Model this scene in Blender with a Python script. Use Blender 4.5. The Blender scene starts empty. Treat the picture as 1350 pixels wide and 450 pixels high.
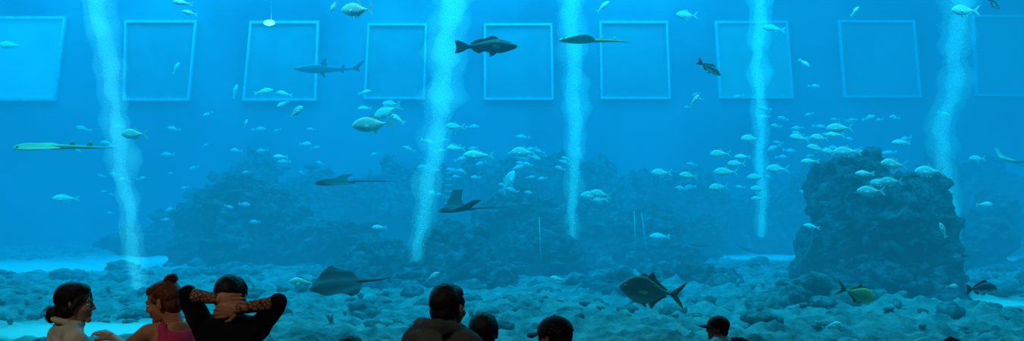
import bpy, bmesh, math, random
import numpy as np
from mathutils import Vector, Matrix, Euler, noise
random.seed(7); rng=np.random.RandomState(7)
S=bpy.context.scene
S.view_settings.view_transform='Standard'
F=1169.0; CZ=2.1; HZ=265.0
def W(px,py,d): return Vector(((px-675)/F*d, d, CZ-(py-HZ)/F*d))
COL=S.collection
def new_mat(name):
    m=bpy.data.materials.new(name); m.use_nodes=True
    nt=m.node_tree; nt.nodes.clear(); return m,nt
def mat(name,c1,c2=None,scale=8.0,rough=0.7,bump=0.0,bscale=None,kind='noise',spec=0.3,metal=0.0,lo=0.35,hi=0.65,emis=None,es=0.0,detail=4,bd=.02):
    m,nt=new_mat(name); N=nt.nodes; L=nt.links
    out=N.new('ShaderNodeOutputMaterial'); b=N.new('ShaderNodeBsdfPrincipled')
    L.new(b.outputs[0],out.inputs[0])
    b.inputs['Roughness'].default_value=rough; b.inputs['Metallic'].default_value=metal
    b.inputs['Specular IOR Level'].default_value=spec
    tc=N.new('ShaderNodeTexCoord'); src=tc.outputs['Object']
    if kind=='noise':
        t=N.new('ShaderNodeTexNoise'); t.inputs['Scale'].default_value=scale; t.inputs['Detail'].default_value=detail; o=t.outputs['Fac']
    else:
        t=N.new('ShaderNodeTexVoronoi'); t.inputs['Scale'].default_value=scale
        if kind=='edge': t.feature='DISTANCE_TO_EDGE'
        o=t.outputs['Distance']
    L.new(src,t.inputs['Vector'])
    r=N.new('ShaderNodeValToRGB'); r.color_ramp.elements[0].position=lo; r.color_ramp.elements[1].position=hi
    r.color_ramp.elements[0].color=(*c1,1); r.color_ramp.elements[1].color=(*(c2 or c1),1)
    L.new(o,r.inputs[0]); L.new(r.outputs[0],b.inputs['Base Color'])
    if bump>0:
        t2=N.new('ShaderNodeTexNoise'); t2.inputs['Scale'].default_value=bscale or scale*3; t2.inputs['Detail'].default_value=6
        L.new(src,t2.inputs['Vector'])
        bp=N.new('ShaderNodeBump'); bp.inputs['Strength'].default_value=bump; bp.inputs['Distance'].default_value=bd
        L.new(t2.outputs['Fac'],bp.inputs['Height']); L.new(bp.outputs[0],b.inputs['Normal'])
    if emis:
        b.inputs['Emission Color'].default_value=(*emis,1); b.inputs['Emission Strength'].default_value=es
    return m
def vol_mat(name,absorb,emit):
    m,nt=new_mat(name); N=nt.nodes; L=nt.links
    out=N.new('ShaderNodeOutputMaterial')
    mx=max(absorb) or 1e-4
    em=N.new('ShaderNodeEmission'); me=max(emit)
    em.inputs['Color'].default_value=(*[e/me for e in emit],1); em.inputs['Strength'].default_value=me
    if max(absorb)>0:
        a=N.new('ShaderNodeVolumeAbsorption'); a.inputs['Density'].default_value=mx
        a.inputs['Color'].default_value=(*[1-x/mx for x in absorb],1)
        add=N.new('ShaderNodeAddShader'); L.new(a.outputs[0],add.inputs[0]); L.new(em.outputs[0],add.inputs[1])
        L.new(add.outputs[0],out.inputs['Volume'])
    else: L.new(em.outputs[0],out.inputs['Volume'])
    return m
def link(o): COL.objects.link(o); return o
def obj_from_bm(bm,name,mats,smooth=True):
    me=bpy.data.meshes.new(name); bm.to_mesh(me); bm.free()
    for m in (mats if isinstance(mats,(list,tuple)) else [mats]): me.materials.append(m)
    if smooth:
        me.polygons.foreach_set('use_smooth',[True]*len(me.polygons))
    return link(bpy.data.objects.new(name,me))
def obj_from_data(name,v,f,mats,mi=None,smooth=True):
    me=bpy.data.meshes.new(name); me.from_pydata([tuple(x) for x in v],[],f)
    for m in (mats if isinstance(mats,(list,tuple)) else [mats]): me.materials.append(m)
    if mi is not None: me.polygons.foreach_set('material_index',mi)
    if smooth: me.polygons.foreach_set('use_smooth',[True]*len(me.polygons))
    me.update()
    return link(bpy.data.objects.new(name,me))
def box(bm,lo,hi,mi=0):
    c=[(a+b)/2 for a,b in zip(lo,hi)]; s=[b-a for a,b in zip(lo,hi)]
    r=bmesh.ops.create_cube(bm,size=1,matrix=Matrix.Translation(c)@Matrix.Diagonal((*s,1)))
    fs=set(f for v in r['verts'] for f in v.link_faces)
    for f in fs: f.material_index=mi
def boxobj(name,lo,hi,m):
    bm=bmesh.new(); box(bm,lo,hi); return obj_from_bm(bm,name,m,False)
def ell(bm,c,r,rot=None,seg=18):
    M=Matrix.Translation(c)
    if rot is not None: M=M@(rot if isinstance(rot,Matrix) else Euler(rot).to_matrix().to_4x4())
    bmesh.ops.create_uvsphere(bm,u_segments=seg,v_segments=max(8,seg*2//3),radius=1,matrix=M@Matrix.Diagonal((*r,1)))
def cap(bm,p1,r1,p2,r2):
    p1=Vector(p1);p2=Vector(p2);d=p2-p1;L=d.length
    if L>1e-5:
        M=Matrix.Translation((p1+p2)/2)@d.to_track_quat('Z','Y').to_matrix().to_4x4()
        bmesh.ops.create_cone(bm,cap_ends=True,segments=16,radius1=r1,radius2=r2,depth=L,matrix=M)
    ell(bm,p1,(r1,)*3,seg=14); ell(bm,p2,(r2,)*3,seg=14)
def loft(bm,rings,n=28):
    prev=None; first=None
    for (cx,cy,cz,rx,ry) in rings:
        vs=[bm.verts.new((cx+rx*math.cos(2*math.pi*i/n),cy+ry*math.sin(2*math.pi*i/n),cz)) for i in range(n)]
        if prev:
            for i in range(n): bm.faces.new((prev[i],prev[(i+1)%n],vs[(i+1)%n],vs[i]))
        else: first=vs
        prev=vs
    bm.faces.new(list(reversed(first))); bm.faces.new(prev)
def blob(bm,name,voxel,mats,smooth=4,fold=0.0,ffreq=9.0):
    me=bpy.data.meshes.new(name+'_t'); bm.to_mesh(me); bm.free()
    o=link(bpy.data.objects.new(name+'_t',me))
    r=o.modifiers.new('r','REMESH'); r.mode='VOXEL'; r.voxel_size=voxel
    if smooth:
        s=o.modifiers.new('s','SMOOTH'); s.factor=0.5; s.iterations=smooth
    dg=bpy.context.evaluated_depsgraph_get()
    m2=bpy.data.meshes.new_from_object(o.evaluated_get(dg)); m2.name=name
    bpy.data.objects.remove(o)
    m2.materials.clear(); m2.materials.append(mats)
    m2.polygons.foreach_set('material_index',[0]*len(m2.polygons))
    if fold>0:
        nr=[v.normal.copy() for v in m2.vertices]
        for v,n in zip(m2.vertices,nr):
            c=v.co
            a=noise.noise(Vector((c.x*ffreq,c.y*ffreq,c.z*ffreq*0.5)))
            b=1-abs(noise.noise(Vector((c.x*ffreq*.8+c.z*9,c.y*ffreq*.8-c.z*4,c.z*ffreq*.9+7))))*3
            v.co=c+n*(a*fold+b*fold*0.7)
    m2.polygons.foreach_set('use_smooth',[True]*len(m2.polygons)); m2.update()
    return link(bpy.data.objects.new(name,m2))
def empty(name,loc):
    e=bpy.data.objects.new(name,None); e.location=loc; e.empty_display_size=.2; return link(e)
def parent(ch,e):
    ch.parent=e; ch.matrix_parent_inverse=Matrix.Translation(e.location).inverted()
# ================================================================= ROOM
m_dark=mat('dark_plaster',(.012,.014,.018),(.02,.022,.028),3,.8,.2)
m_carpet=mat('dark_carpet',(.012,.012,.016),(.03,.03,.035),60,.95,.5,200)
YG=11.5; LOWF=-0.72
boxobj('floor',(-14,-6,-.2),(14,7.2,0),m_carpet)
bm=bmesh.new(); box(bm,(-14,7.2,-1.0),(14,7.6,-.24)); box(bm,(-14,7.6,-1.0),(14,8.0,-.48)); box(bm,(-14,8.0,-1.0),(14,YG,LOWF))
obj_from_bm(bm,'floor_lower_steps',m_carpet,False)
boxobj('ceiling',(-14,-6,9.5),(14,YG,9.7),m_dark)
boxobj('wall_left',(-14.3,-6,-1),(-14,YG,9.5),m_dark)
boxobj('wall_right',(14,-6,-1),(14.3,YG,9.5),m_dark)
boxobj('wall_rear',(-14,-6.3,-1),(14,-6,9.5),m_dark)
bm=bmesh.new()
box(bm,(-25.5,YG,-1),(25.5,YG+.35,.12)); box(bm,(-25.5,YG,8.2),(25.5,YG+.35,13.2))
box(bm,(-25.5,YG,.12),(-12.5,YG+.35,8.2)); box(bm,(12.5,YG,.12),(25.5,YG+.35,8.2))
obj_from_bm(bm,'wall_front',m_dark,False)
# ================================================================= TANK
YB=38.0
m_wall=mat('tank_wall_paint',(.05,.12,.19),(.17,.27,.34),.22,.85,.3,2)
boxobj('wall_back',(-25.5,YB,-1),(25.5,YB+.5,13.2),m_wall)
boxobj('wall_tank_left',(-25.9,YG,-1),(-25.5,YB+.5,13.2),m_wall)
boxobj('wall_tank_right',(25.5,YG,-1),(25.9,YB+.5,13.2),m_wall)
m_water=vol_mat('sea_water',(.28,.058,.040),(.0003,.0168,.0310))  # blue emission stands in for light scattered in the water
bm=bmesh.new(); box(bm,(-25.45,YG+.36,-.9),(25.45,YB-.02,12.4)); obj_from_bm(bm,'aquarium_water',m_water,False)
m_frame=mat('window_frame_white',(.45,.55,.58),(.6,.68,.7),4,.6)
def paneM(n,c,s): return mat(n,(.12,.2,.24),(.18,.27,.30),.8,.3,emis=c,es=s)
m_pane=paneM('window_pane_dim',(.05,.6,.75),.14)
m_paneb=paneM('window_pane_bright',(.1,.85,.95),1.0)
m_paneg=paneM('window_pane_green',(.12,.80,.7),.42)
wins=[(-25,-25,74,85,22,133,1),(165,260,163,250,27,133,0),(330,421,320,417,28,133,0),(485,563,480,560,31,131,0),(638,728,638,730,31,132,0),(790,880,792,884,28,131,0),(942,1038,948,1046,28,130,2),(1104,1205,1112,1214,27,129,0),(1280,1385,1286,1395,20,127,0)]
for i,(a,b,c,d,y0,y1,k) in enumerate(wins):
    if i==0: a,b,c,d=-28,88,-30,74
    q=[W(a,y0,YB-.05),W(b,y0,YB-.05),W(d if i else 74,y1,YB-.05),W(c,y1,YB-.05)]
    cen=sum(q,Vector())/4
    v=[];f=[];mi=[]
    qi=[p+(cen-p)*.06 for p in q]
    v+= [p+Vector((0,-.10,0)) for p in q]+[p+Vector((0,-.10,0)) for p in qi]+[Vector((p.x,YB-.04,p.z)) for p in qi]+[Vector((p.x,YB+.02,p.z)) for p in q]
    for j in range(4):
        k2=(j+1)%4
        f.append((j,k2,4+k2,4+j)); f.append((4+j,4+k2,8+k2,8+j)); f.append((12+j,12+k2,k2,j)); mi+=[0,0,0]
    f.append((8,9,10,11)); mi.append(1)
    obj_from_data('window_%d'%(i+1),v,f,[m_frame,(m_pane,m_paneb,m_paneg)[k]],mi,False)
SM=[(215,338,30,3.2,3.5),(1000,326,33,3,3),(1330,335,31,3.0,3),(390,328,33,.7,2),(60,350,27,4,3),(760,335,31,1.5,3),(1290,415,18,1.2,1.2),(130,440,14,2,1.4)]
def sandmask(x,y):
    s=0
    for (px,py,d,rx,ry) in SM:
        w=W(px,py,d); s=max(s,math.exp(-(((x-w.x)/rx)**2+((y-w.y)/ry)**2)**2))
    return s
def th(x,y):
    n=noise.fractal(Vector((x*.35,y*.35,0)),1,2,5)
    n2=noise.fractal(Vector((x*2.3,y*2.3,3)),.8,2,5)
    m=sandmask(x,y)
    return (n*.22+abs(n2)*.20+.05)*(1-m)+.02
NX,NY=420,240; v=[];f=[];cols=[]
for j in range(NY):
    y=YG+.4+(YB-YG-.4)*(j/(NY-1))**1.35
    for i in range(NX):
        x=-25.4+50.8*i/(NX-1); v.append((x,y,th(x,y))); cols.append(sandmask(x,y))
for j in range(NY-1):
    for i in range(NX-1):
        a=j*NX+i; f.append((a,a+1,a+NX+1,a+NX))
m_floor,nt=new_mat('sea_floor_sand_and_rubble'); N=nt.nodes;L=nt.links
out=N.new('ShaderNodeOutputMaterial'); b=N.new('ShaderNodeBsdfPrincipled'); L.new(b.outputs[0],out.inputs[0]); b.inputs['Roughness'].default_value=.95
at=N.new('ShaderNodeAttribute'); at.attribute_name='sand'
tc=N.new('ShaderNodeTexCoord'); n1=N.new('ShaderNodeTexNoise'); n1.inputs['Scale'].default_value=2.4; n1.inputs['Detail'].default_value=12; n1.inputs['Roughness'].default_value=.7; L.new(tc.outputs['Object'],n1.inputs[0])
r=N.new('ShaderNodeValToRGB'); r.color_ramp.elements[0].position=.38; r.color_ramp.elements[1].position=.68
r.color_ramp.elements[0].color=(.045,.075,.085,1); r.color_ramp.elements[1].color=(.26,.30,.29,1); L.new(n1.outputs['Fac'],r.inputs[0])
mx=N.new('ShaderNodeMix'); mx.data_type='RGBA'; L.new(at.outputs['Fac'],mx.inputs[0]); L.new(r.outputs[0],mx.inputs[6]); mx.inputs[7].default_value=(.66,.66,.60,1)
L.new(mx.outputs[2],b.inputs['Base Color'])
bp=N.new('ShaderNodeBump'); bp.inputs['Strength'].default_value=.6; bp.inputs['Distance'].default_value=.10; L.new(n1.outputs['Fac'],bp.inputs['Height']); L.new(bp.outputs[0],b.inputs['Normal'])
o=obj_from_data('sea_floor',v,f,m_floor)
ca=o.data.attributes.new('sand','FLOAT','POINT'); ca.data.foreach_set('value',cols)
m_rock=mat('reef_rock',(.04,.065,.075),(.20,.24,.24),6,.95,.8,9,lo=.38,hi=.72,detail=10,bd=.10)
m_rock2=mat('reef_rock_dark',(.006,.015,.024),(.13,.185,.21),4.2,.95,1,6,lo=.40,hi=.74,detail=12,bd=.3)
def rockpart(bm,c,r,seed,sub=5,amp=.32,fr=1.0):
    t=bmesh.new(); bmesh.ops.create_icosphere(t,subdivisions=sub,radius=1)
    s=Vector((seed*3.1,seed*1.7,seed*.9))
    me=bpy.data.meshes.new('t')
    for q in t.verts:
        d=q.co.copy(); p=Vector((d.x*r[0],d.y*r[1],d.z*r[2]))*fr
        n=noise.fractal(p*.7+s,.9,2.1,6); rd=abs(noise.fractal(p*1.9+s,.9,2.1,4)); 
        k=1+amp*n*1.3-amp*.55*rd+ .09*noise.noise(p*5+s)+.05*noise.noise(p*11+s)
        q.co=Vector((c[0]+d.x*r[0]*k,c[1]+d.y*r[1]*k,c[2]+d.z*r[2]*k))
    t.to_mesh(me); t.free(); bm.from_mesh(me); bpy.data.meshes.remove(me)
def rock(name,parts,m,amp=.32,lumps=8,sub=5):
    bm=bmesh.new()
    for i,(px,py,d,rx,ry,rz) in enumerate(parts):
        c=W(px,py,d)
        rockpart(bm,c,(rx,ry,rz),i*2.3+px*.013,amp=amp,sub=sub)
        for k in range(lumps):
            a=random.uniform(0,6.28); e=random.uniform(-.3,1.4)
            dd=Vector((math.cos(a)*math.cos(e),-abs(math.sin(a)*math.cos(e)),math.sin(e)))
            p=Vector(c)+Vector((dd.x*rx,dd.y*ry,dd.z*rz))*.97; s=random.uniform(.10,.30)
            fl=random.choice([1,1,.35,1.5])
            rockpart(bm,p,(s*1.2,s,s*fl*.8),i*3.1+k*1.9,sub=3,amp=.5,fr=1/s)
    return obj_from_bm(bm,name,m)
rock('reef_rock_tower',[(1165,300,20,1.45,1.5,1.5),(1120,330,20.4,1.0,1.4,1.8),(1200,350,19.5,.95,1.3,1.6),(1100,255,21,.6,1.0,.8),(1215,400,19,.7,1.2,.9),(1155,400,18.8,1.3,1.2,.9),(1135,240,21,.5,.8,.6),(1210,285,20,.45,.8,.8),(1085,330,21,.45,.6,.3)],m_rock2,.42,12)
rock('reef_rock_mound',[(320,300,29,1.6,1.8,1.5),(285,292,29.5,1.0,1.4,.8),(365,295,29,1.0,1.3,1.2),(335,335,28,1.9,1.6,.8),(285,330,29,1.3,1.5,.9),(385,330,28,1.2,1.4,.9),(318,258,29.5,.8,1,.7)],m_rock2,.42,12)
rock('reef_rock_ridge',[(455,335,27,1.5,1.5,1.0),(510,355,24,1.3,1.5,.75),(600,355,23,.9,1.3,1.1),(625,380,21.5,1.0,1.2,.6),(670,325,26,1.5,1.5,1.4),(720,350,24,1.0,1.2,.8),(690,285,28,1.0,1.2,.9),(470,390,20.5,.9,.9,.45),(560,385,21,.9,.9,.5)],m_rock2,.45,12)
rock('reef_rock_outcrop',[(835,322,28,1.5,1.5,1.1),(880,342,26,1.1,1.2,.7),(780,305,30,1.3,1.2,1.2),(915,315,31,.9,1.2,.8),(900,375,21.5,1.1,1,.5),(800,385,20.5,.9,.9,.4)],m_rock2,.45,10)
bd=[]
for (px,ty) in [(245,280),(300,230),(350,210),(415,222),(470,240),(520,212),(575,228),(640,208),(700,198),(760,215),(820,225),(880,230),(930,245),(1040,245),(1085,220),(1230,228),(1290,218),(1340,240),(190,305),(1385,235)]:
    top=CZ-(ty-HZ)/F*35; bd.append((px,HZ+(CZ-(top*.42))/35*F,random.uniform(34.2,35.6),random.uniform(1.2,1.8),1.6,top*.62))
rock('reef_backdrop',bd,m_rock2,.4,6,4)
rock('reef_boulder',[(1052,405,17,.75,.8,.5),(1020,425,16.2,.5,.6,.32),(1090,420,16.6,.45,.6,.35)],m_rock,.4,10)
rock('reef_rock_bank',[(1285,320,27,1.1,1.1,.9),(1305,300,30,1.1,1.1,1.1),(1250,340,25,.7,.8,.6)],m_rock2,.4,8)
bm=bmesh.new()
for i in range(520):
    d=random.uniform(13.8,27); px=random.uniform(-60,1410); x=(px-675)/F*d
    if sandmask(x,d)>.4: continue
    s=random.choice([.06,.08,.1,.13,.17,.24])*(1 if d<20 else 1.4)
    rockpart(bm,(x,d,th(x,d)+s*.05),(s*random.uniform(.8,1.5),s,s*random.uniform(.4,.8)),i*1.37,sub=3,amp=.5,fr=1/s)
obj_from_bm(bm,'coral_rubble',m_rock)
m_coral=mat('pale_coral',(.18,.21,.20),(.36,.38,.34),10,.9,.4)
bm=bmesh.new()
for i in range(70):
    d=random.uniform(13.8,22); px=random.uniform(0,1350); x=(px-675)/F*d
    z0=th(x,d); hgt=random.uniform(.08,.18)
    for k in range(7):
        a=random.uniform(0,6.28); t=random.uniform(.1,.8)
        p1=Vector((x,d,z0+.03)); p2=p1+Vector((math.cos(a)*t,math.sin(a)*t,1)).normalized()*hgt
        dd=p2-p1; M=Matrix.Translation((p1+p2)/2)@dd.to_track_quat('Z','Y').to_matrix().to_4x4()
        bmesh.ops.create_cone(bm,cap_ends=True,segments=7,radius1=.03,radius2=.016,depth=dd.length,matrix=M)
obj_from_bm(bm,'branching_coral_patch',m_coral)
# ---- bubble plumes
m_bub=mat('air_bubbles',(.8,.95,.97),(1,1,1),5,.4,spec=.5)
octv=np.array([(1,0,0),(-1,0,0),(0,1,0),(0,-1,0),(0,0,1),(0,0,-1)],float)
octf=np.array([(0,2,4),(2,1,4),(1,3,4),(3,0,4),(2,0,5),(1,2,5),(3,1,5),(0,3,5)])
def plume(path,d,rpx,dens,nb,seed):
    pts=[W(px,py,d) for px,py in path]; zb=pts[0].z; zt=12.2
    zs=[p.z for p in pts]+[12.3]; 
    sl=(pts[-1].x-pts[-2].x)/(pts[-1].z-pts[-2].z)
    xs=[p.x for p in pts]+[pts[-1].x+sl*(12.3-pts[-1].z)]
    r0=rpx[0]/F*d; r1=rpx[1]/F*d
    def cr(z):
        t=(z-zb)/(zt-zb); x=np.interp(z,zs,xs)
        return x, r0+(r1-r0)*t**.75
    e=empty('bubble_column',(pts[0].x,d,zb))
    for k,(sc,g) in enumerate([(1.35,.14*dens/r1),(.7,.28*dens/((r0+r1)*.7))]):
        bm=bmesh.new(); rings=[]; n=150
        for i in range(n):
            z=zb+(zt-zb)*i/(n-1); x,r=cr(z)
            w=.4*r*noise.noise(Vector((z*.9,seed,k)))
            rr=r*sc*(1+.45*noise.noise(Vector((z*1.8,seed+5,k*3))))*(1 if 0<i<n-1 else .3)
            rings.append((x+w,d,z,rr,rr))
        loft(bm,rings,24)
        for v in bm.verts:
            x,r=cr(v.co.z)
            v.co.x+=.30*r*noise.noise(v.co*3.2)+.16*r*noise.noise(v.co*8)+ .10*noise.noise(v.co*1.7)
        bmesh.ops.recalc_face_normals(bm,faces=bm.faces)
        o=obj_from_bm(bm,('mist_glow_outer','mist_glow_core')[k],vol_mat('bubble_mist_glow_%d_%d'%(seed,k),(0,0,0),(.25*g,g,g)))  # mist emits by itself, imitating light scattered by the bubbles
        parent(o,e)
    t=rng.rand(nb)**.9; z=zb+(zt-zb)*t
    x=np.interp(z,zs,xs); r=r0+(r1-r0)*t**.75
    g=rng.randn(nb,2)*.5
    cx=x+g[:,0]*r+np.array([.35*noise.noise(Vector((a*.8,seed,1))) for a in z])*r; cy=d+g[:,1]*r
    br=(.003+.006*rng.rand(nb)**2)*(d/25)
    C=np.stack([cx,cy,z],1)
    V=(C[:,None,:]+octv[None]*br[:,None,None]).reshape(-1,3)
    Fc=(np.arange(nb)[:,None,None]*6+octf[None]).reshape(-1,3)
    o=obj_from_data('bubbles',V.tolist(),Fc.tolist(),m_bub); parent(o,e)
plume([(184,392),(172,280),(158,200),(148,120),(130,0)],19,(9,22),.85,12000,1)
plume([(548,346),(560,270),(572,200),(585,110),(596,0)],22.4,(7,32),1.2,22000,2)
plume([(754,320),(756,240),(760,150),(757,90),(752,0)],25,(6,20),1.2,13000,3)
plume([(1004,314),(1004,230),(1001,150),(1000,80),(1003,0)],26,(5,15),1.25,11000,4)
plume([(1258,338),(1250,250),(1240,170),(1258,100),(1266,0)],23.5,(8,23),.8,11000,5)
# ================================================================= FISH
def fishmat(name,back,belly,mid=0.0,wd=.08,rough=.35,metal=.2,spots=None):
    m,nt=new_mat(name); N=nt.nodes; L=nt.links
    out=N.new('ShaderNodeOutputMaterial'); b=N.new('ShaderNodeBsdfPrincipled'); L.new(b.outputs[0],out.inputs[0])
    b.inputs['Roughness'].default_value=rough; b.inputs['Metallic'].default_value=metal
    tc=N.new('ShaderNodeTexCoord'); sx=N.new('ShaderNodeSeparateXYZ'); L.new(tc.outputs['Object'],sx.inputs[0])
    nz=N.new('ShaderNodeTexNoise'); nz.inputs['Scale'].default_value=9; L.new(tc.outputs['Object'],nz.inputs[0])
    ma=N.new('ShaderNodeMath'); ma.operation='MULTIPLY_ADD'; L.new(nz.outputs['Fac'],ma.inputs[0]); ma.inputs[1].default_value=.06; L.new(sx.outputs['Z'],ma.inputs[2])
    mr=N.new('ShaderNodeMapRange'); mr.inputs['From Min'].default_value=mid-wd; mr.inputs['From Max'].default_value=mid+wd; L.new(ma.outputs[0],mr.inputs['Value'])
    mx=N.new('ShaderNodeMix'); mx.data_type='RGBA'; L.new(mr.outputs[0],mx.inputs[0]); mx.inputs[6].default_value=(*belly,1); mx.inputs[7].default_value=(*back,1)
    L.new(mx.outputs[2],b.inputs['Base Color'])
    vo=N.new('ShaderNodeTexVoronoi'); vo.inputs['Scale'].default_value=70; L.new(tc.outputs['Object'],vo.inputs['Vector'])
    bp=N.new('ShaderNodeBump'); bp.inputs['Strength'].default_value=.15; bp.inputs['Distance'].default_value=.01; L.new(vo.outputs['Distance'],bp.inputs['Height']); L.new(bp.outputs[0],b.inputs['Normal'])
    return m
m_eye=mat('fish_eye_black',(.005,.005,.005),None,5,.1,spec=.6)
m_eyew=mat('fish_eye_ring',(.8,.75,.5),None,5,.2)
PROF={'jack':[(0,0,.0,.004),(.03,.04,.035,.02),(.1,.10,.08,.05),(.25,.165,.14,.075),(.45,.185,.17,.078),(.62,.145,.145,.06),(.8,.07,.075,.035),(.93,.026,.026,.018),(1,.022,.022,.012)],
'pompano':[(0,0,.0,.004),(.03,.06,.04,.02),(.1,.12,.09,.05),(.25,.20,.17,.075),(.45,.225,.22,.078),(.62,.17,.185,.06),(.8,.08,.085,.035),(.93,.028,.028,.018),(1,.022,.022,.012)],
'snapper':[(0,0,.0,.004),(.04,.035,.035,.025),(.12,.085,.07,.055),(.28,.145,.11,.075),(.45,.15,.12,.075),(.65,.11,.095,.055),(.82,.055,.05,.035),(.93,.038,.036,.02),(1,.036,.036,.012)],
'grouper':[(0,0,.0,.006),(.04,.03,.035,.035),(.12,.06,.06,.06),(.28,.105,.10,.08),(.45,.12,.11,.08),(.65,.09,.085,.06),(.82,.05,.045,.035),(.93,.036,.034,.02),(1,.034,.034,.012)],
'shark':[(0,0,.0,.006),(.04,.02,.018,.035),(.12,.04,.035,.06),(.3,.07,.055,.065),(.45,.07,.055,.06),(.65,.045,.035,.04),(.82,.026,.022,.024),(.93,.018,.016,.014),(1,.014,.012,.01)]}
def catm(pr,t):
    ts=[p[0] for p in pr]; k=max(0,min(len(ts)-2,int(np.searchsorted(ts,t,side='right'))-1))
    u=(t-ts[k])/(ts[k+1]-ts[k]); r=[]
    for c in (1,2,3):
        p1=pr[k][c];p2=pr[k+1][c]; h=ts[k+1]-ts[k]
        m1=(p2-pr[k-1][c])/(ts[k+1]-ts[k-1])*h if k>0 else (p2-p1)
        m2=(pr[k+2][c]-p1)/(ts[k+2]-ts[k])*h if k+2<len(pr) else (p2-p1)
        r.append(max(.001,(2*u**3-3*u**2+1)*p1+(u**3-2*u**2+u)*m1+(-2*u**3+3*u**2)*p2+(u**3-u**2)*m2))
    return r
def fishmesh(name,kind,mb,mf,bend=0.0):
    pr=PROF[kind]; v=[];f=[];mi=[]
    X0,X1=.5,(-.30 if kind!='shark' else -.34)
    n=26;k=16
    for i in range(n):
        t=(i/(n-1))**1.2; tp,bt,w=catm(pr,t) if i else (.002,.002,.002); x=X0+(X1-X0)*t
        for j in range(k):
            a=2*math.pi*j/k; c,s=math.cos(a),math.sin(a)
            v.append([x,w*c,(tp if s>0 else bt)*s])
    for i in range(n-1):
        for j in range(k):
            f.append((i*k+j,i*k+(j+1)%k,(i+1)*k+(j+1)%k,(i+1)*k+j)); mi.append(0)
    f.append(tuple(range(k))); mi.append(0); f.append(tuple(reversed(range((n-1)*k,n*k)))); mi.append(0)
    def top(x): return catm(pr,min(1,max(.0,(X0-x)/(X0-X1))))[0]
    def bot(x): return catm(pr,min(1,max(.0,(X0-x)/(X0-X1))))[1]
    def fin(poly,M=None,th=.005):
        b=len(v); m=len(poly)
        for s in (th,-th):
            for (x,z) in poly:
                p=Vector((x,s,z)); p=M@p if M else p; v.append(list(p))
        f.append(tuple(b+i for i in range(m))); f.append(tuple(reversed([b+m+i for i in range(m)]))); mi.extend([1,1])
        for i in range(m): f.append((b+(i+1)%m,b+i,b+m+i,b+m+(i+1)%m)); mi.append(1)
    def strip(x0,x1,hs,up=True,n2=10):
        g=top if up else bot; sg=1 if up else -1; A=[];B=[]
        for i in range(n2+1):
            t=i/n2; x=x0+(x1-x0)*t; A.append((x,sg*(g(x)*.9))); B.append((x-.02*t-.01,sg*(g(x)+np.interp(t,np.linspace(0,1,len(hs)),hs))))
        fin(A+B[::-1])
    if kind in('jack','pompano'):
        H=1.0 if kind=='jack' else 1.1
        fin([(-.28,.02),(-.33,.05*H),(-.42,.13*H),(-.51,.20*H),(-.47,.11*H),(-.41,.035),(-.39,0),(-.41,-.035),(-.47,-.11*H),(-.51,-.20*H),(-.42,-.13*H),(-.33,-.05*H),(-.28,-.02)])
        strip(.08,-.22,[.02,.11*H,.05,.03,.02,.015]); strip(.02,-.22,[.02,.10*H,.045,.03,.02,.015],False)
        strip(.20,.10,[.005,.03,.01])
    elif kind=='snapper':
        fin([(-.28,.03),(-.36,.08),(-.47,.13),(-.49,.11),(-.45,.03),(-.44,0),(-.45,-.03),(-.49,-.11),(-.47,-.13),(-.36,-.08),(-.28,-.03)])
        strip(.22,-.22,[.01,.05,.06,.05,.04,.05,.04,.01]); strip(-.02,-.2,[.01,.06,.045,.01],False)
    elif kind=='grouper':
        fin([(-.28,.03),(-.36,.075),(-.44,.10),(-.49,.10),(-.475,.04),(-.47,0),(-.475,-.04),(-.49,-.10),(-.44,-.10),(-.36,-.075),(-.28,-.03)])
        strip(.2,-.22,[.01,.045,.04,.03,.03,.045,.04,.01]); strip(-.05,-.2,[.01,.05,.04,.01],False); strip(.16,.07,[.01,.045,.01],False,6)
    else:
        fin([(-.32,.012),(-.38,.05),(-.5,.13),(-.49,.09),(-.43,.02),(-.42,-.01),(-.44,-.05),(-.37,-.02),(-.32,-.012)])
        fin([(.14,.05),(.07,.15),(.03,.16),(.045,.1),(.02,.05)]); fin([(-.16,.02),(-.20,.065),(-.225,.065),(-.215,.02)]); fin([(-.14,-.02),(-.19,-.055),(-.21,-.05),(-.19,-.015)])
    for s in (1,-1):
        w=catm(pr,.3)[2]
        M=Matrix.Translation((.22,s*w*.85,-.02))@Matrix.Rotation(s*math.radians(-32 if kind!='shark' else -10),4,'Z')@Matrix.Rotation(s*math.radians(20 if kind!='shark' else 62),4,'X')
        Lp=.17 if kind!='shark' else .2
        fin([(0,.015),(-Lp*.5,.035),(-Lp,-.0),(-Lp*.8,-.03),(-Lp*.4,-.035),(0,-.018)],M,.003)
        M=Matrix.Translation((.12,s*.02,-bot(.12)*.85))@Matrix.Rotation(s*.35,4,'X')
        fin([(.02,0),(-.04,-.06),(-.07,-.07),(-.05,0)],M,.003)
        ex=.5-.8*.1; ez=catm(pr,.1)[0]*.35; ew=catm(pr,.1)[2]*.9
        for (rr,mm,dy) in ((.016,3,0),(.011,2,.006)):
            b=len(v)
            for i in range(5):
                ph=math.pi*i/4
                for j in range(8):
                    a=2*math.pi*j/8; v.append([ex+rr*math.sin(ph)*math.cos(a),s*(ew+dy)+rr*.55*math.cos(ph),ez+rr*math.sin(ph)*math.sin(a)])
            for i in range(4):
                for j in range(8): f.append((b+i*8+j,b+i*8+(j+1)%8,b+(i+1)*8+(j+1)%8,b+(i+1)*8+j)); mi.append(mm)
    for p in v:
        t=max(0,.25-p[0]); p[1]+=bend*t*t
    me=bpy.data.meshes.new(name); me.from_pydata(v,[],f)
    for m in (mb,mf,m_eye,m_eyew): me.materials.append(m)
    me.polygons.foreach_set('material_index',mi); me.polygons.foreach_set('use_smooth',[x==0 for x in mi]); me.update()
    return me
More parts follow.
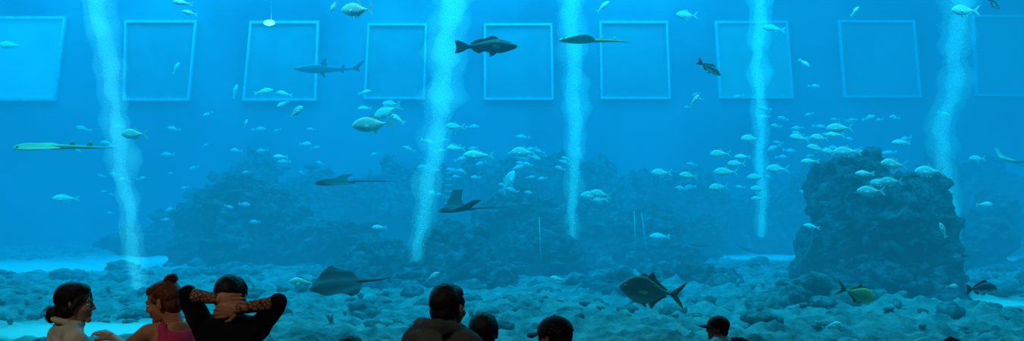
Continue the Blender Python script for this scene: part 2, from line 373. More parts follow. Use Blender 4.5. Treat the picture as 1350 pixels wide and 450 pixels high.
def raymesh(name,mb,span=1.0,kind='eagle',flap=.18,asym=0.0,tail=1.0):
    v=[];f=[];NU,NV=18,33
    for sgn in (1,-1):
        for j in range(NV):
            s=-1+2*j/(NV-1); a=abs(s)
            if kind=='eagle':
                xl=.30-.34*a**1.3+(.10*math.exp(-(a/.11)**2)); xt=-.20+.10*math.sin(a*math.pi)*.9-.02*a
                if a>.9: xt=min(xt,xl-.003)
                hy=.55*s*span
            else:
                c2=max(0,1-a**1.7)**.7; xl=.33*c2+.03*math.exp(-(a/.2)**2); xt=-.30*c2-.0; hy=.37*s*span; xl-=.06*a; xt-=.06*a
            th_=.055*math.exp(-(a/.28)**2)+.018*(1-a)+.001
            z0=flap*a**1.6*(1+asym*s)
            for i in range(NU):
                u=i/(NU-1); x=xl+(xt-xl)*u
                pz=th_*(math.sin(math.pi*u**.7))**.8 if 0<u<1 else 0
                if sgn<0: pz*=-.5
                v.append((x,hy,z0+pz+(.03*math.sin(a*9+u*3)*a if kind=='sting' else 0)))
    for g in range(2):
        o=g*NU*NV
        for j in range(NV-1):
            for i in range(NU-1):
                q=(o+j*NU+i,o+j*NU+i+1,o+(j+1)*NU+i+1,o+(j+1)*NU+i)
                f.append(q if g else q[::-1])
    mi=[0]*len(f)
    b=len(v); n=20
    tl={'eagle':.75,'sting':.55,'guitar':.85}[kind]*tail; r0={'eagle':.014,'sting':.03,'guitar':.05}[kind]
    for i in range(n):
        t=i/(n-1); r=r0*(1-t)**.8+.0025
        for j in range(8):
            a=2*math.pi*j/8; v.append((-.16-tl*t,r*math.cos(a)+.05*math.sin(t*3)*t,r*math.sin(a)*.8-.03*t*t+.01))
    for i in range(n-1):
        for j in range(8): f.append((b+i*8+j,b+i*8+(j+1)%8,b+(i+1)*8+(j+1)%8,b+(i+1)*8+j)); mi.append(0)
    def fin(p):
        b=len(v);m=len(p)
        for s in (.004,-.004): v.extend([(x,s+y,z) for x,y,z in p])
        f.append(tuple(range(b,b+m))); f.append(tuple(range(b+2*m-1,b+m-1,-1))); mi.extend([0,0])
        for i in range(m): f.append((b+(i+1)%m,b+i,b+m+i,b+m+(i+1)%m)); mi.append(0)
    if kind=='guitar':
        fin([(-.38,.0,.02),(-.43,0,.10),(-.48,0,.1),(-.47,0,.02)]); fin([(-.62,.0,.02),(-.67,0,.09),(-.71,0,.09),(-.70,0,.01)])
    for s in (1,-1):
        b=len(v); v.extend([(-.12,s*.03,.01),(-.16,s*.11,.0),(-.25,s*.09,-.005),(-.24,s*.03,.0),(-.12,s*.03,-.01),(-.16,s*.11,-.006),(-.25,s*.09,-.01),(-.24,s*.03,-.01)])
        f.extend([(b,b+1,b+2,b+3),(b+7,b+6,b+5,b+4),(b,b+4,b+5,b+1),(b+1,b+5,b+6,b+2),(b+2,b+6,b+7,b+3)]); mi.extend([0]*5)
        b=len(v); ex,ey=.27,.055*s
        for i in range(5):
            ph=math.pi*i/4
            for j in range(8):
                a=2*math.pi*j/8; v.append((ex+.018*math.sin(ph)*math.cos(a),ey+.018*math.sin(ph)*math.sin(a),.025+.018*math.cos(ph)))
        for i in range(4):
            for j in range(8): f.append((b+i*8+j,b+i*8+(j+1)%8,b+(i+1)*8+(j+1)%8,b+(i+1)*8+j)); mi.append(1)
    me=bpy.data.meshes.new(name); me.from_pydata(v,[],f); me.materials.append(mb); me.materials.append(m_eye)
    me.polygons.foreach_set('material_index',mi); me.polygons.foreach_set('use_smooth',[True]*len(f)); me.update(); return me
fm_silver=fishmat('silver_fish_skin',(.55,.68,.66),(.98,.98,.95),.10,.05,metal=.0)
fm_pale=fishmat('pale_fish_skin',(.8,.88,.85),(.98,.98,.96),.08,.05,metal=0)
fm_pomp=fishmat('pompano_skin',(.03,.05,.045),(.30,.32,.25),.05,.14,metal=.1)
fm_dark=fishmat('dark_fish_skin',(.01,.016,.022),(.07,.085,.10),-.04,.06,metal=.0)
fm_shark=fishmat('shark_skin',(.02,.06,.09),(.08,.12,.15),-.02,.06,metal=.0)
fm_gold=fishmat('golden_fish_skin',(.45,.40,.12),(.7,.65,.3),.05,.1,metal=0)
fm_two=fishmat('snapper_skin',(.03,.045,.06),(.85,.88,.88),.0,.03,metal=0)
ff_dark=mat('fin_dark',(.01,.016,.02),(.03,.04,.04),20,.6)
ff_pale=mat('fin_pale',(.6,.66,.62),(.8,.85,.8),20,.6)
ff_yel=mat('fin_yellowish',(.30,.27,.06),(.10,.10,.04),14,.6)
fm_ray=fishmat('ray_skin_dark',(.006,.011,.017),(.35,.4,.4),-.075,.02,metal=0,rough=.75)
fm_rayg=fishmat('ray_skin_olive',(.35,.40,.24),(.7,.7,.6),-.02,.03,metal=0,rough=.6)
ME={'silver':fishmesh('trevally','jack',fm_silver,ff_pale,.15),'silver2':fishmesh('trevally_b','jack',fm_silver,ff_pale,-.2),
'pale':fishmesh('snapper','snapper',fm_pale,ff_pale,.1),'pomp':fishmesh('pompano','pompano',fm_pomp,ff_yel,.25),
'grouper':fishmesh('grouper','grouper',fm_dark,ff_dark,.1),'shark':fishmesh('shark','shark',fm_shark,ff_dark,.4),
'gold':fishmesh('golden_trevally','jack',fm_gold,ff_yel,.3),'two':fishmesh('two_tone_snapper','snapper',fm_two,ff_dark,-.2),
'eagle':raymesh('eagle_ray',fm_ray,1,'eagle',.05),'eagle_up':raymesh('eagle_ray_b',fm_ray,1,'eagle',.26),
'sting':raymesh('stingray',fm_ray,1.1,'sting',.07),'olive':raymesh('shovelnose_ray',fm_rayg,.7,'guitar',.03),'paleray':raymesh('pale_ray',fm_rayg,1,'eagle',.2)}
NM={'silver':'trevally','silver2':'trevally','pale':'snapper','pomp':'pompano','grouper':'grouper','shark':'shark','gold':'golden_trevally','two':'two_tone_snapper','eagle':'eagle_ray','eagle_up':'eagle_ray','sting':'stingray','olive':'shovelnose_ray','paleray':'eagle_ray'}
def fish(kind,px,py,lpx,dr,d,pitch=0,yaw=None,roll=0,ls=1.0):
    s=lpx*d/F/ls
    if yaw is None: yaw=random.uniform(-22,22)
    o=bpy.data.objects.new(NM[kind],ME[kind]); link(o); o.location=W(px,py,d); o.scale=(s,s,s)
    R=Matrix.Rotation(math.radians(yaw+(0 if dr>0 else 180)),4,'Z')@Matrix.Rotation(math.radians(-pitch),4,'Y')@Matrix.Rotation(math.radians(roll),4,'X')
    o.rotation_euler=R.to_euler(); return o
fish('grouper',641,61,84,1,16,1,5); fish('pomp',858,384,86,-1,13.0,8,8); fish('two',934,90,38,1,16,-28,10)
fish('gold',1132,388,58,1,13.3,-18,20); fish('two',1292,381,56,1,13.6,0,15)
fish('shark',434,92,92,-1,31,0,10)
fish('eagle',448,241,58,-1,16,-3,10,-10,.72); fish('eagle_up',607,277,56,-1,16,-4,20,-10,.74)
fish('sting',445,377,62,-1,13.2,-8,25,-22,.60); fish('pale',400,373,40,-1,14,4,0)
fish('olive',52,195,66,-1,16,-2,15,-14,.72); fish('olive',762,54,52,-1,17,-1,10,8,.7)
fish('paleray',1332,213,45,-1,22,10,30,-20,.8); fish('eagle',985,329,30,-1,24,0,60,-20,.8)
fish('two',1309,5,26,1,17,-30,20)
L=[('silver',178,177,38,-1,16,0),('silver2',492,164,56,-1,15,-6),('silver',511,147,40,-1,18,-25),('pale',524,157,24,-1,19,30),
('pale',631,205,42,-1,18,0),('silver',691,201,36,-1,18,2),('pale',601,196,26,-1,20,0),('silver',600,167,26,-1,20,0),
('silver',472,13,50,-1,15,3),('pale',441,7,20,-1,16,-60),('pale',241,4,26,-1,16,4),('pale',250,17,20,-1,17,10),('pale',310,121,20,1,22,70),('pale',347,121,26,1,21,10),('pale',375,124,22,-1,21,10),('pale',373,137,18,-1,21,-30),('silver',390,148,24,1,17,40),
('pale',480,122,20,1,22,10),('pale',481,143,20,-1,23,0),('silver',516,137,24,-1,22,0),('pale',370,207,20,-1,21,0),('pale',402,190,18,1,25,0),('pale',324,163,12,1,18,70),
('silver',872,228,28,-1,19,0),('silver2',908,232,26,-1,18,5),('silver',950,203,28,-1,18,0),('silver',971,216,24,-1,19,0),('pale',979,207,22,-1,20,0),('silver2',948,247,28,-1,18,-5),('silver',957,227,32,-1,18,0),('silver',998,234,26,-1,19,0),('silver2',990,183,28,-1,19,0),('silver',1000,249,22,-1,20,0),('silver',1025,223,32,-1,19,0),('silver',1054,182,26,-1,18,10),('silver2',1081,182,26,-1,18,5),('silver',1076,196,28,-1,18,10),('silver',1107,169,34,-1,17,0),('pale',1101,178,26,-1,19,0),('silver',1117,200,36,-1,17,0),('silver2',1095,200,24,-1,18,0),('pale',1068,213,24,-1,18,0),('silver',1178,217,38,-1,16,5),('silver',1148,252,36,-1,16,0),('silver2',1175,239,30,-1,16,0),('silver',1225,226,38,-1,17,0),('pale',1140,229,26,-1,17,0),('pale',1000,262,20,-1,20,0),('silver',1160,241,26,-1,17,0),
('silver',780,258,30,-1,19,0),('silver2',792,256,28,-1,18,10),('silver',790,263,26,-1,20,0),
('pale',1070,299,22,-1,18,10),('pale',1243,304,22,-1,15,70),('pale',870,312,28,-1,22,0),('pale',87,262,34,-1,21,0),('pale',570,365,22,1,15.5,30),('pale',1298,270,24,1,18,0),('silver',905,20,30,-1,20,0),('pale',795,9,22,1,18,40),('silver',1272,14,40,-1,18,0),('pale',1127,15,16,1,18,50),('pale',1188,188,24,-1,20,0),('pale',1060,83,18,1,19,-40),('pale',916,132,18,1,17,50),('silver',670,240,34,1,21,60),('pale',1020,38,30,-1,23,10),('pale',232,90,18,1,22,60),('pale',15,60,34,-1,23,0),('silver',1288,209,20,-1,22,0),('pale',1096,430,26,1,13.5,20),('pale',500,300,20,-1,20,0),('pale',735,368,20,-1,17,10),('pale',1255,378,20,1,15,0)]
for (k,px,py,l,dr,d,pt) in L: fish(k,px,py,l,dr,d,pt)
def school(name,n,reg,dr):
    base=ME['pale']; bv=np.zeros(len(base.vertices)*3); base.vertices.foreach_get('co',bv); bv=bv.reshape(-1,3)
    bf=[tuple(p.vertices) for p in base.polygons]; bmi=[p.material_index for p in base.polygons]
    V=[];Fs=[];MI=[]
    for i in range(n):
        x0,x1,y0,y1=random.choice(reg); d=random.uniform(24,32); p=W(random.uniform(x0,x1),random.uniform(y0,y1),d); s=random.uniform(.25,.48)
        R=np.array((Matrix.Rotation(math.radians(random.uniform(-30,30)+(180 if random.random()<.75 else 0)),3,'Z')@Matrix.Rotation(math.radians(random.uniform(-20,20)),3,'Y')))
        q=bv@R.T*s+np.array(p); o=i*len(bv); V.append(q); Fs+= [tuple(a+o for a in t) for t in bf]; MI+=bmi
    obj_from_data(name,np.concatenate(V).tolist(),Fs,[fm_silver,ff_pale,m_eye,m_eyew],MI)
school('distant_fish_school',130,[(330,720,165,230),(560,760,180,260),(860,1250,110,260),(1000,1200,150,240),(100,350,150,300)],-1)
m_pipe=mat('white_pvc_pipe',(.5,.55,.55),(.7,.7,.7),5,.5)
m_rope=mat('dark_rope',(.05,.07,.08),(.1,.12,.13),5,.8)
bm=bmesh.new()
for py in range(228,276,8):
    a=W(586,py,21);b=W(596,py,21); box(bm,(a.x,a.y,a.z-.012),(b.x,b.y+.03,a.z+.012))
for px in (586,596):
    a=W(px,378,21);b=W(px,225,21); box(bm,(a.x-.003,a.y,a.z),(a.x+.003,a.y+.006,b.z),1)
obj_from_bm(bm,'depth_marker_ladder',[m_pipe,m_rope],False)
for (x0,y0,x1,y1,d) in [(713,340,711,288,22),(838,330,836,280,25),(852,330,846,282,25)]:
    a=W(x0,y0,d);b=W(x1,y1,d); bm=bmesh.new(); dd=b-a
    bmesh.ops.create_cone(bm,cap_ends=True,segments=8,radius1=.010,radius2=.010,depth=dd.length,matrix=Matrix.Translation((a+b)/2)@dd.to_track_quat('Z','Y').to_matrix().to_4x4())
    bmesh.ops.create_uvsphere(bm,u_segments=8,v_segments=6,radius=.025,matrix=Matrix.Translation(b))
    obj_from_bm(bm,'seabed_pole',m_pipe)
m_reflection=mat('reflection_glow',(1,1,1),None,3,emis=(.45,1,1),es=30)
p=W(355,30,25); bm=bmesh.new()  # glowing body imitates a reflection in the glass; housing and rod are added
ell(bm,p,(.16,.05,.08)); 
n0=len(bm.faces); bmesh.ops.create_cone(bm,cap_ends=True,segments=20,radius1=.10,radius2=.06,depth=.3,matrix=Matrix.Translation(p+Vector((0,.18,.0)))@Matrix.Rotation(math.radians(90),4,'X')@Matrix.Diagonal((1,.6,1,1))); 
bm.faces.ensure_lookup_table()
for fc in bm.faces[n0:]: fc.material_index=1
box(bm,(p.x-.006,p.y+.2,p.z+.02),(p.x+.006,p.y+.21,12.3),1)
obj_from_bm(bm,'glass_reflection_spot',[m_reflection,m_pipe])
# ================================================================= PEOPLE
m_skin=mat('skin_warm',(.38,.20,.13),(.46,.25,.16),14,.5,.1,60)
m_skin2=mat('skin_tan',(.48,.20,.09),(.60,.27,.13),14,.5,.1,60)
m_lip=mat('lips',(.40,.10,.08),None,10,.4)
m_white=mat('eye_white',(.8,.8,.78),None,5,.2); m_iris=mat('eye_iris',(.02,.012,.008),None,5,.1)
m_black=mat('hair_black',(.005,.005,.006),(.012,.010,.010),60,.5,.3,200,spec=.35)
m_auburn=mat('hair_auburn',(.10,.025,.012),(.22,.06,.02),60,.45,.3,200)
m_jacket=mat('jacket_khaki',(.68,.66,.46),(.82,.80,.60),7,.85,.5,120)
m_pink=mat('tank_top_pink',(.75,.04,.14),(.85,.07,.20),9,.8,.3,120)
m_blackc=mat('shirt_black',(.004,.004,.005),(.008,.008,.010),9,.9,.3,120,spec=.15)
m_lace=mat('lace_sleeve',(.03,.012,.01),(.42,.20,.11),46,.7,.3,90,kind='edge',lo=.03,hi=.16)
m_hood=mat('hoodie_taupe',(.07,.085,.08),(.12,.135,.125),8,.95,.6,140)
m_navy=mat('trousers_dark',(.01,.012,.02),(.02,.022,.03),8,.9,.3,90)
m_shoe=mat('shoe_dark',(.02,.02,.02),(.05,.05,.05),8,.5)
m_wshirt=mat('shirt_white',(.5,.6,.68),(.7,.78,.82),6,.85,.3,90)
m_capb=mat('cap_black',(.006,.006,.008),(.012,.012,.014),8,.8,.3,120)
m_capm=mat('cap_mesh_pattern',(.05,.045,.045),(.006,.006,.008),42,.8,.3,120,kind='voro',lo=.2,hi=.45)
m_capl=mat('cap_logo',(.7,.7,.7),None,5,.6)
def sl(a,b,t):
    w=a.angle(b); 
    if w<1e-4: return a.copy()
    return (a*math.sin((1-t)*w)+b*math.sin(t*w))/math.sin(w)
HC=Vector((0,-.012,.035)); HR=Vector((.075,.095,.083))
def strands(name,m,paths,r=.0016):
    cu=bpy.data.curves.new(name,'CURVE'); cu.dimensions='3D'; cu.bevel_depth=r; cu.bevel_resolution=0; cu.resolution_u=1
    for pth in paths:
        sp=cu.splines.new('POLY'); sp.points.add(len(pth)-1)
        for i,q in enumerate(pth):
            sp.points[i].co=(*q,1); sp.points[i].radius=1.0-.55*i/(len(pth)-1)
    cu.materials.append(m); return link(bpy.data.objects.new(name,cu))
def E(dv,k): return HC+Vector((dv.x*HR.x*k,dv.y*HR.y*k,dv.z*HR.z*k))
def rdir():
    while True:
        a=Vector((random.gauss(0,1),random.gauss(0,1),random.gauss(0,1))).normalized()
        if a.z>-.35 and not (a.y>.35 and a.z<.42) and not(a.z<.0 and a.y>.1): return a
def short_hair(hair,n=900,ln=.25,lift=.1,down=True,k0=1.07):
    ps=[]
    for i in range(n):
        a=rdir(); b=(a+Vector((random.gauss(0,.25),random.gauss(-.1,.25),-.9 if down else .2))).normalized()
        t=ln*random.uniform(.6,1.3); jit=random.uniform(0,lift)
        ps.append([E(sl(a,b,t*u),k0+jit*u) for u in (0,.33,.66,1)])
    return strands('hair_strands',hair,ps,.0016)
def head(skin,hair,style,e,M,s=1):
    out=[]
    bm=bmesh.new()
    ell(bm,HC,HR); ell(bm,(0,.03,-.02),(.060,.064,.08)); ell(bm,(0,.036,-.062),(.046,.05,.042)); ell(bm,(0,.078,-.088),(.023,.018,.018))
    ell(bm,(0,.074,.03),(.05,.02,.016))
    cap(bm,(0,.088,.018),.008,(0,.106,-.018),.0115); 
    es=.75 if style=='low_bun' else 1
    for sx in(1,-1):
        ell(bm,(sx*.012,.098,-.022),(.009,.01,.008)); ell(bm,(sx*.036,.062,-.022),(.024,.026,.024))
        ell(bm,(sx*.078,-.004,-.004),(.009*es,.019*es,.032*es),(0.15,0,sx*.3)); ell(bm,(sx*.082,-.012,.012),(.006*es,.012*es,.016*es),(0,0,sx*.5))
        ell(bm,(sx*.03,.079,.020),(.019,.010,.006))
    ell(bm,(0,.090,-.05),(.021,.009,.006)); ell(bm,(0,.087,-.062),(.018,.009,.007))
    cap(bm,(0,-.018,-.05),.052,(0,-.035,-.15),.050)
    out.append(blob(bm,'head',.0055,skin,2))
    bm=bmesh.new(); ell(bm,(0,.0915,-.0505),(.022,.0075,.0045)); ell(bm,(0,.0890,-.0605),(.018,.0075,.0055)); out.append(obj_from_bm(bm,'lips',m_lip))
    bm=bmesh.new()
    for sx in(1,-1): ell(bm,(sx*.031,.0785,.006),(.0135,.012,.009))
    out.append(obj_from_bm(bm,'eyes',m_white))
    bm=bmesh.new()
    for sx in(1,-1): ell(bm,(sx*.031,.0885,.006),(.006,.004,.006)); cap(bm,(sx*.018,.089,.014),.0016,(sx*.046,.08,.013),.0014); cap(bm,(sx*.014,.094,.030),.003,(sx*.048,.084,.032),.0022)
    out.append(obj_from_bm(bm,'irises_and_brows',m_iris))
    bm=bmesh.new()
    ell(bm,HC+Vector((0,-.012,.008)),(HR.x*1.06,HR.y*1.0,HR.z*1.06)); ell(bm,(0,-.045,-.01),(.07,.062,.075)); ell(bm,(0,.025,.085),(.06,.055,.035))
    if style=='low_bun':
        ell(bm,(0,-.035,-.035),(.074,.06,.06)); ell(bm,(.0,-.115,-.055),(.042,.036,.04)); ell(bm,(.01,-.12,-.085),(.028,.026,.032)); ell(bm,(0,.0,.09),(.07,.08,.04))
        for sx in(1,-1): cap(bm,(sx*.066,.035,.04),.018,(sx*.076,.0,-.02),.020)
    elif style=='top_bun':
        ell(bm,(0,-.075,.118),(.034,.034,.026)); cap(bm,(0,-.06,.09),.028,(0,-.072,.11),.02)
        for sx in(1,-1): cap(bm,(sx*.064,.03,.03),.014,(sx*.074,-.01,.01),.012)
    elif style in('short','crop'):
        for sx in(1,-1): cap(bm,(sx*.068,.02,.04),.014,(sx*.073,-.018,-.012),.012)
        ell(bm,(0,-.05,-.05),(.055,.045,.05))
    out.append(blob(bm,'hair',.0065,hair,2,.002,60))
    ps=[]
    if style=='low_bun':
        B=Vector((0,-.8,-.62)).normalized()
        for i in range(420):
            a=Vector((random.uniform(-1,1),random.uniform(.2,.75),random.uniform(.2,1))).normalized() if i%3 else rdir()
            j=random.uniform(.0,.06); ps.append([E(sl(a,B,u),1.09+j*math.sin(3.1*u)+.03*math.sin(u*9+i)*.4) for u in np.linspace(0,1,9)])
        for i in range(160):
            c=Vector((random.gauss(0,.012),-.115+random.gauss(0,.012),-.065+random.gauss(0,.014))); ax=Vector((random.gauss(0,1),random.gauss(0,1),random.gauss(0,1))).normalized(); q=ax.orthogonal().normalized(); w=ax.cross(q); R0=random.uniform(.024,.036)
            ps.append([c+q*R0*math.cos(t)+w*R0*math.sin(t) for t in np.linspace(0,random.uniform(3,5),9)])
        out.append(strands('hair_strands',hair,ps))
    elif style=='top_bun':
        B=Vector((0,-.6,.95)).normalized()
        for i in range(420):
            a=Vector((random.gauss(0,1),random.gauss(0,1),random.uniform(-.6,.6))).normalized()
            if a.y>.3: a.z=abs(a.z)*.3+.4; a.normalize()
            if a.y>-.1 and a.z<0: a.z=.05
            j=random.uniform(0,.03); ps.append([E(sl(a,B,u),1.085+j*math.sin(3.1*u)) for u in np.linspace(0,1,9)])
        for i in range(170):
            c=Vector((random.gauss(0,.004),-.077+random.gauss(0,.006),.122+random.gauss(0,.004))); ax=Vector((random.gauss(0,.5),random.gauss(0,.5),1)).normalized(); q=ax.orthogonal().normalized(); w=ax.cross(q); R0=random.uniform(.022,.034); p0=random.uniform(0,6)
            ps.append([c+q*R0*math.cos(t+p0)+w*R0*math.sin(t+p0) for t in np.linspace(0,random.uniform(3,5.6),10)])
        out.append(strands('hair_strands',hair,ps))
    elif style=='short': out.append(short_hair(hair,1100,.28,.10))
    elif style=='crop': out.append(short_hair(hair,1300,.12,.05))
    for o in out:
        o.matrix_world=M@Matrix.Scale(s,4); parent(o,e)
    return out
def capobj(mm,e,M,s,logo=False):
    bm=bmesh.new()
    bmesh.ops.create_uvsphere(bm,u_segments=32,v_segments=20,radius=1,matrix=Matrix.Translation((0,-.010,.045))@Matrix.Diagonal((.092,.112,.092,1)))
    bmesh.ops.bisect_plane(bm,geom=bm.verts[:]+bm.edges[:]+bm.faces[:],plane_co=(0,0,.035),plane_no=(0,-.08,-1),clear_outer=True)
    ell(bm,(0,-.010,.137),(.009,.009,.005),seg=10)
    V1=[]
    n=17
    for lay,zz in((0,.0),(1,-.004)):
        for i in range(n):
            a=math.pi*(.12+.76*i/(n-1)); 
            inner=Vector((.090*math.cos(a),-.010+.108*math.sin(a),.045+zz)); 
            outr=Vector((.090*math.cos(a),.02+.165*math.sin(a)**.8,.038+zz-.018*abs(math.cos(a))))
            V1.append((bm.verts.new(inner),bm.verts.new(outr)))
    for i in range(n-1):
        a,b=V1[i],V1[i+1]; bm.faces.new((a[0],a[1],b[1],b[0])); a,b=V1[n+i],V1[n+i+1]; bm.faces.new((b[0],b[1],a[1],a[0]))
        bm.faces.new((V1[i][1],V1[n+i][1],V1[n+i+1][1],V1[i+1][1]))
    o=obj_from_bm(bm,'cap',mm)
    o.matrix_world=M@Matrix.Scale(s,4); parent(o,e)
    if logo:
        bm=bmesh.new(); ell(bm,(0.0,.097,.075),(.016,.004,.012),(-.5,0,0)); o=obj_from_bm(bm,'cap_logo',m_capl); o.matrix_world=M@Matrix.Scale(s,4); parent(o,e)
def hand(bm,wr,dr,nrm,side,s=1,curl=.35,spread=.0):
    dr=Vector(dr).normalized(); nrm=Vector(nrm); nrm=(nrm-dr*nrm.dot(dr)).normalized(); ac=dr.cross(nrm)*side
    wr=Vector(wr); R=Matrix((ac,dr,nrm)).transposed().to_4x4()
    ell(bm,wr+dr*.048*s,(.038*s,.052*s,.016*s),R); ell(bm,wr+dr*.072*s,(.038*s,.022*s,.014*s),R); cap(bm,wr-dr*.02*s,.024*s,wr+dr*.02*s,.024*s)
    for k,(o,l) in enumerate([(.030,.070),(.010,.078),(-.010,.073),(-.029,.058)]):
        p=wr+dr*(.082-.004*abs(k-1.2))*s+ac*o*s; a=curl*.6; dd=dr+ac*spread*(1.5-k)*.25
        for g,q in enumerate((.45,.32,.25)):
            a2=a+curl*g; v=(dd*math.cos(a2)+nrm*math.sin(a2)).normalized(); p2=p+v*l*q*s; cap(bm,p,(.0092-.0008*g)*s,p2,(.0086-.0009*g)*s); p=p2
    p=wr+dr*.03*s+ac*.030*s; v=(dr*.75+ac*.6+nrm*.25).normalized(); p2=p+v*.036*s; cap(bm,p,.0125*s,p2,.0105*s); v=(dr*.95+ac*.15+nrm*.35).normalized(); cap(bm,p2,.0105*s,p2+v*.03*s,.0085*s)
def person(name,hx,crown,d,floor,byaw,hyaw,hpitch,skin,hair,style,top,kind='shirt',hroll=0,lean=(0,0),arms=None,hs=1.0,width=1.0,sleeve=None,bodyoff=(0,0),lift=.05):
    hc=W(hx,crown,d)-Vector((0,0,.118*hs)); base=Vector((hc.x-lean[0]+bodyoff[0],d-lean[1]+bodyoff[1],floor))
    s=(hc.z-floor)/(1.7-.118-lift)
    e=empty(name,base)
    HM=Matrix.Translation(hc)@Matrix.Rotation(math.radians(hyaw),4,'Z')@Matrix.Rotation(math.radians(hpitch),4,'X')@Matrix.Rotation(math.radians(hroll),4,'Y')
    head(skin,hair,style,e,HM,hs)
    BM=Matrix.Translation(base)@Matrix.Rotation(math.radians(byaw),4,'Z')@Matrix.Scale(s,4)
    BI=BM.inverted(); loc=lambda p: BI@Vector(p)
    w=width
    nb=loc(hc+HM.to_3x3()@Vector((0,-.03,-.15)))
    lx,ly=nb.x,nb.y
    A={}
    for sx,k in((1,'r'),(-1,'l')):
        A[k]=[Vector((sx*.168*w+lx*.9,ly*.9,1.375)),Vector((sx*.235*w+lx*.6,-.01+ly*.5,1.09)),Vector((sx*.25*w+lx*.5,.07+ly*.5,.85))]
        if arms and k in arms: A[k]=[loc(p) for p in arms[k][:3]]
    def ring(z,rx,ry,t): return (lx*t,ly*t,z,rx*w,ry)
    bm=bmesh.new(); g={'hoodie':.028,'jacket':.016}.get(kind,.006)
    if kind=='tank':
        loft(bm,[ring(.86,.168,.118,.1),ring(.95,.15,.108,.3),ring(1.05,.14,.105,.5),ring(1.16,.152,.115,.7),ring(1.25,.163,.122,.85),ring(1.30,.158,.116,.9),ring(1.35,.135,.106,.95),ring(1.40,.105,.088,1)])
        for sx in(1,-1): cap(bm,(sx*.085+lx*.9,ly*.9-.075,1.30),.034,(sx*.085+lx,ly*.95-.02,1.43),.024); cap(bm,(sx*.085+lx*.9,ly*.9+.08,1.27),.024,(sx*.085+lx,ly*.95-.02,1.43),.024)
    else:
        loft(bm,[ring(.84,.172+g,.125+g,0),ring(.95,.158+g,.113+g,.2),ring(1.05,.15+g,.11+g,.45),ring(1.18,.165+g,.12+g,.7),ring(1.28,.178+g,.118+g,.85),ring(1.35,.165+g,.095+g,.95),ring(1.40,.12+g,.075+g,1),ring(1.445,.075+g,.06+g,1)])
        for k in 'rl':
            a=A[k]; cap(bm,a[0],.058+g*.8,a[1],.046+g)
            if sleeve!='half': cap(bm,a[1],.044+g,a[1]+(a[2]-a[1])*.93,.033+g)
            t=Vector((lx,ly,1.415)); cap(bm,t,.055+g,a[0]+Vector((0,0,.004)),.056+g*.8)
        if kind=='jacket':
            for i in range(14):
                a0=math.pi*(.62+1.76*i/14); a1=math.pi*(.62+1.76*(i+1)/14)
                P=lambda a:(lx+.088*math.cos(a),ly-.0+.082*math.sin(a),1.475-.02*math.sin(a))
                cap(bm,P(a0),.016,P(a1),.016)
        if kind=='hoodie':
            for i in range(14):
                a0=math.pi*(.75+1.5*i/14); a1=math.pi*(.75+1.5*(i+1)/14)
                P=lambda a:(lx+.104*math.cos(a),ly-.015+.10*math.sin(a),1.465-.015*math.sin(a)); q=.024+.016*max(0,-math.sin(a0))
                cap(bm,P(a0),q,P(a1),q)
            ell(bm,(lx,ly-.135,1.40),(.11,.06,.07),(.35,0,0)); ell(bm,(lx,ly-.16,1.34),(.065,.04,.06))
    o=blob(bm,'top_garment',.008 if kind in('jacket','hoodie') else .010,top,2 if kind in('jacket','hoodie') else 4,{'tank':.002,'jacket':.009,'hoodie':.009}.get(kind,.006),20 if kind in('jacket','hoodie') else 13); o.matrix_world=BM; parent(o,e)
    bm=bmesh.new()
    if kind=='tank':
        loft(bm,[ring(1.15,.145,.105,.7),ring(1.28,.150,.10,.85),ring(1.35,.14,.085,.95),ring(1.40,.10,.068,1),ring(1.45,.06,.055,1)])
        t=Vector((lx,ly,1.405))
        for k in 'rl':
            a=A[k]; cap(bm,t,.05,a[0],.052); cap(bm,a[0],.053,a[1],.040); cap(bm,a[1],.040,a[2],.026)
    else:
        for k in 'rl':
            a=A[k]
            if sleeve!='half': cap(bm,a[1]+(a[2]-a[1])*.8,.028,a[2],.025)
        cap(bm,(lx,ly,1.36),.05,(lx,ly,1.46),.05)
    o=blob(bm,'neck_and_arms',.010,skin,3); o.matrix_world=BM; parent(o,e)
    if sleeve=='half':
        bm=bmesh.new()
        for k in 'rl':
            a=A[k]; mid=a[0]+(a[1]-a[0])*.92; cap(bm,mid,.044,a[1],.041); cap(bm,a[1],.042,a[2],.029)
        o=blob(bm,'lace_sleeves',.009,m_lace,3,.002,30); o.matrix_world=BM; parent(o,e)
    bm=bmesh.new()
    for k,sx in(('r',1),('l',-1)):
        a=A[k]
        if arms and k in arms:
            dr=BI.to_3x3()@Vector(arms[k][3]); nn=BI.to_3x3()@Vector(arms[k][4]); hand(bm,a[2],dr,nn,arms[k][5],1.0,arms[k][6])
        else: hand(bm,a[2],(a[2]-a[1]).normalized()+Vector((0,0,-.3)),(-sx,0.1,0),-1 if sx>0 else 1,1.0,.35)
    o=blob(bm,'hands',.0045,skin,2); o.matrix_world=BM; parent(o,e)
    bm=bmesh.new(); loft(bm,[(0,0,.78,.165,.118),(0,0,.86,.172,.122),(0,0,.94,.155,.11)])
    for sx in(1,-1): cap(bm,(sx*.088,0,.84),.092,(sx*.1,.012,.48),.064); cap(bm,(sx*.1,.012,.48),.062,(sx*.105,-.01,.10),.05)
    o=blob(bm,'trousers',.013,m_navy,3,.005,9); o.matrix_world=BM; parent(o,e)
    bm=bmesh.new()
    for sx in(1,-1):
        ell(bm,(sx*.108,.045,.042),(.046,.125,.042)); ell(bm,(sx*.105,-.03,.07),(.042,.055,.06)); ell(bm,(sx*.11,.05,.018),(.05,.135,.018))
    o=blob(bm,'shoes',.010,m_shoe,2); o.matrix_world=BM; parent(o,e)
    return e,HM
person('woman',99,375,5.2,0,-50,-78,-4,m_skin,m_black,'low_bun',m_jacket,'jacket',width=1.05,bodyoff=(-.03,0),lift=.0)
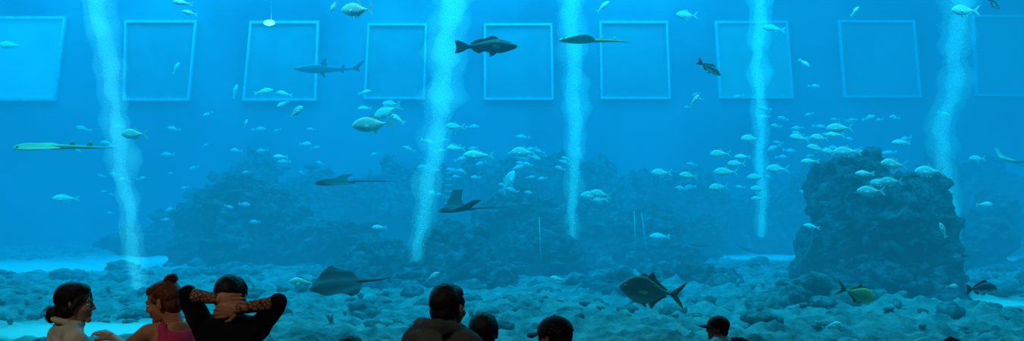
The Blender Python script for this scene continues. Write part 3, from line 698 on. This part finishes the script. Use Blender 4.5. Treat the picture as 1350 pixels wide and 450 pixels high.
ar={'l':[W(196,439,4.95),W(166,460,5.0),W(150,446,5.15),(-1,.35,.35),(.2,.2,-1),1,.3]}
person('woman',216,373,5.0,0,42,88,-16,m_skin2,m_auburn,'top_bun',m_pink,'tank',arms=ar,hs=.97,width=.95,bodyoff=(.03,0),lift=.03)
ar={'l':[W(270,437,4.8),W(248,389,4.74),W(283,394,4.68),(1,.0,-.10),(0,1,0),-1,.32],
    'r':[W(338,437,4.8),W(366,400,4.74),W(316,407,4.665),(-1,.0,-.16),(0,1,0),1,.32]}
person('woman',305,365,4.8,0,-4,-8,-6,m_skin2,m_black,'short',m_blackc,'shirt',arms=ar,sleeve='half',width=.95)
person('man',591,376,4.5,0,-38,-30,-3,m_skin,m_black,'crop',m_hood,'hoodie',width=1.0,bodyoff=(-.12,0),hs=1.02,lift=.03)
person('boy',637,413,5.15,0,6,4,0,m_skin,m_black,'short',m_blackc,'shirt',hs=1.0,width=.85)
e,HM=person('child',731,421,4.9,0,30,50,-5,m_skin,m_black,'crop',m_navy,'shirt',hs=.97,width=.8)
capobj(m_capm,e,HM,.97)
e,HM=person('man',946,419,8.8,LOWF,62,80,0,m_skin2,m_black,'crop',m_wshirt,'shirt',hs=1.0,lift=.08)
capobj(m_capb,e,HM,1.0,True)
person('child',462,444,5.0,0,0,0,0,m_skin,m_black,'short',m_navy,'shirt',hs=.95,width=.75)
# ================================================================= LIGHTS
def area(name,loc,rot,sx,sy,P,col):
    l=bpy.data.lights.new(name,'AREA'); l.shape='RECTANGLE'; l.size=sx; l.size_y=sy; l.energy=P; l.color=col
    o=bpy.data.objects.new(name,l); o.location=loc; o.rotation_euler=rot; return link(o)
area('tank_surface_light',(-2,25,13),(0,0,0),46,24,13000,(.70,.95,1))
area('tank_rear_light',(-8,35.5,12.8),(0,0,0),34,3,5500,(.6,.95,1))
area('tank_front_fill',(0,12.6,11.6),(math.radians(50),0,0),44,1.2,3800,(.7,.95,1))  # added fill strip above the glass, brightens camera-facing sides of the fish
def spot(name,loc,tgt,P,ang,col,rad=.3):
    l=bpy.data.lights.new(name,'SPOT'); l.energy=P; l.spot_size=math.radians(ang); l.spot_blend=.6; l.color=col; l.shadow_soft_size=rad
    o=bpy.data.objects.new(name,l); o.location=loc; o.rotation_euler=(Vector(tgt)-Vector(loc)).to_track_quat('-Z','Y').to_euler(); return link(o)
spot('ceiling_downlight',(-4,-1.5,7),(-2.3,5,1.2),400,38,(1,.90,.80)); spot('ceiling_downlight',(4,-1.5,7),(1,5,1.2),60,50,(1,.90,.80))
w=bpy.data.worlds.new('dark_hall'); S.world=w; w.use_nodes=True; w.node_tree.nodes['Background'].inputs[0].default_value=(.01,.02,.03,1); w.node_tree.nodes['Background'].inputs[1].default_value=.2
cam=bpy.data.cameras.new('camera'); cam.sensor_width=36; cam.lens=36*F/1350; cam.shift_y=(HZ-225)/1350
co=link(bpy.data.objects.new('camera',cam)); co.location=(0,0,CZ); co.rotation_euler=(math.radians(90),0,0); S.camera=co
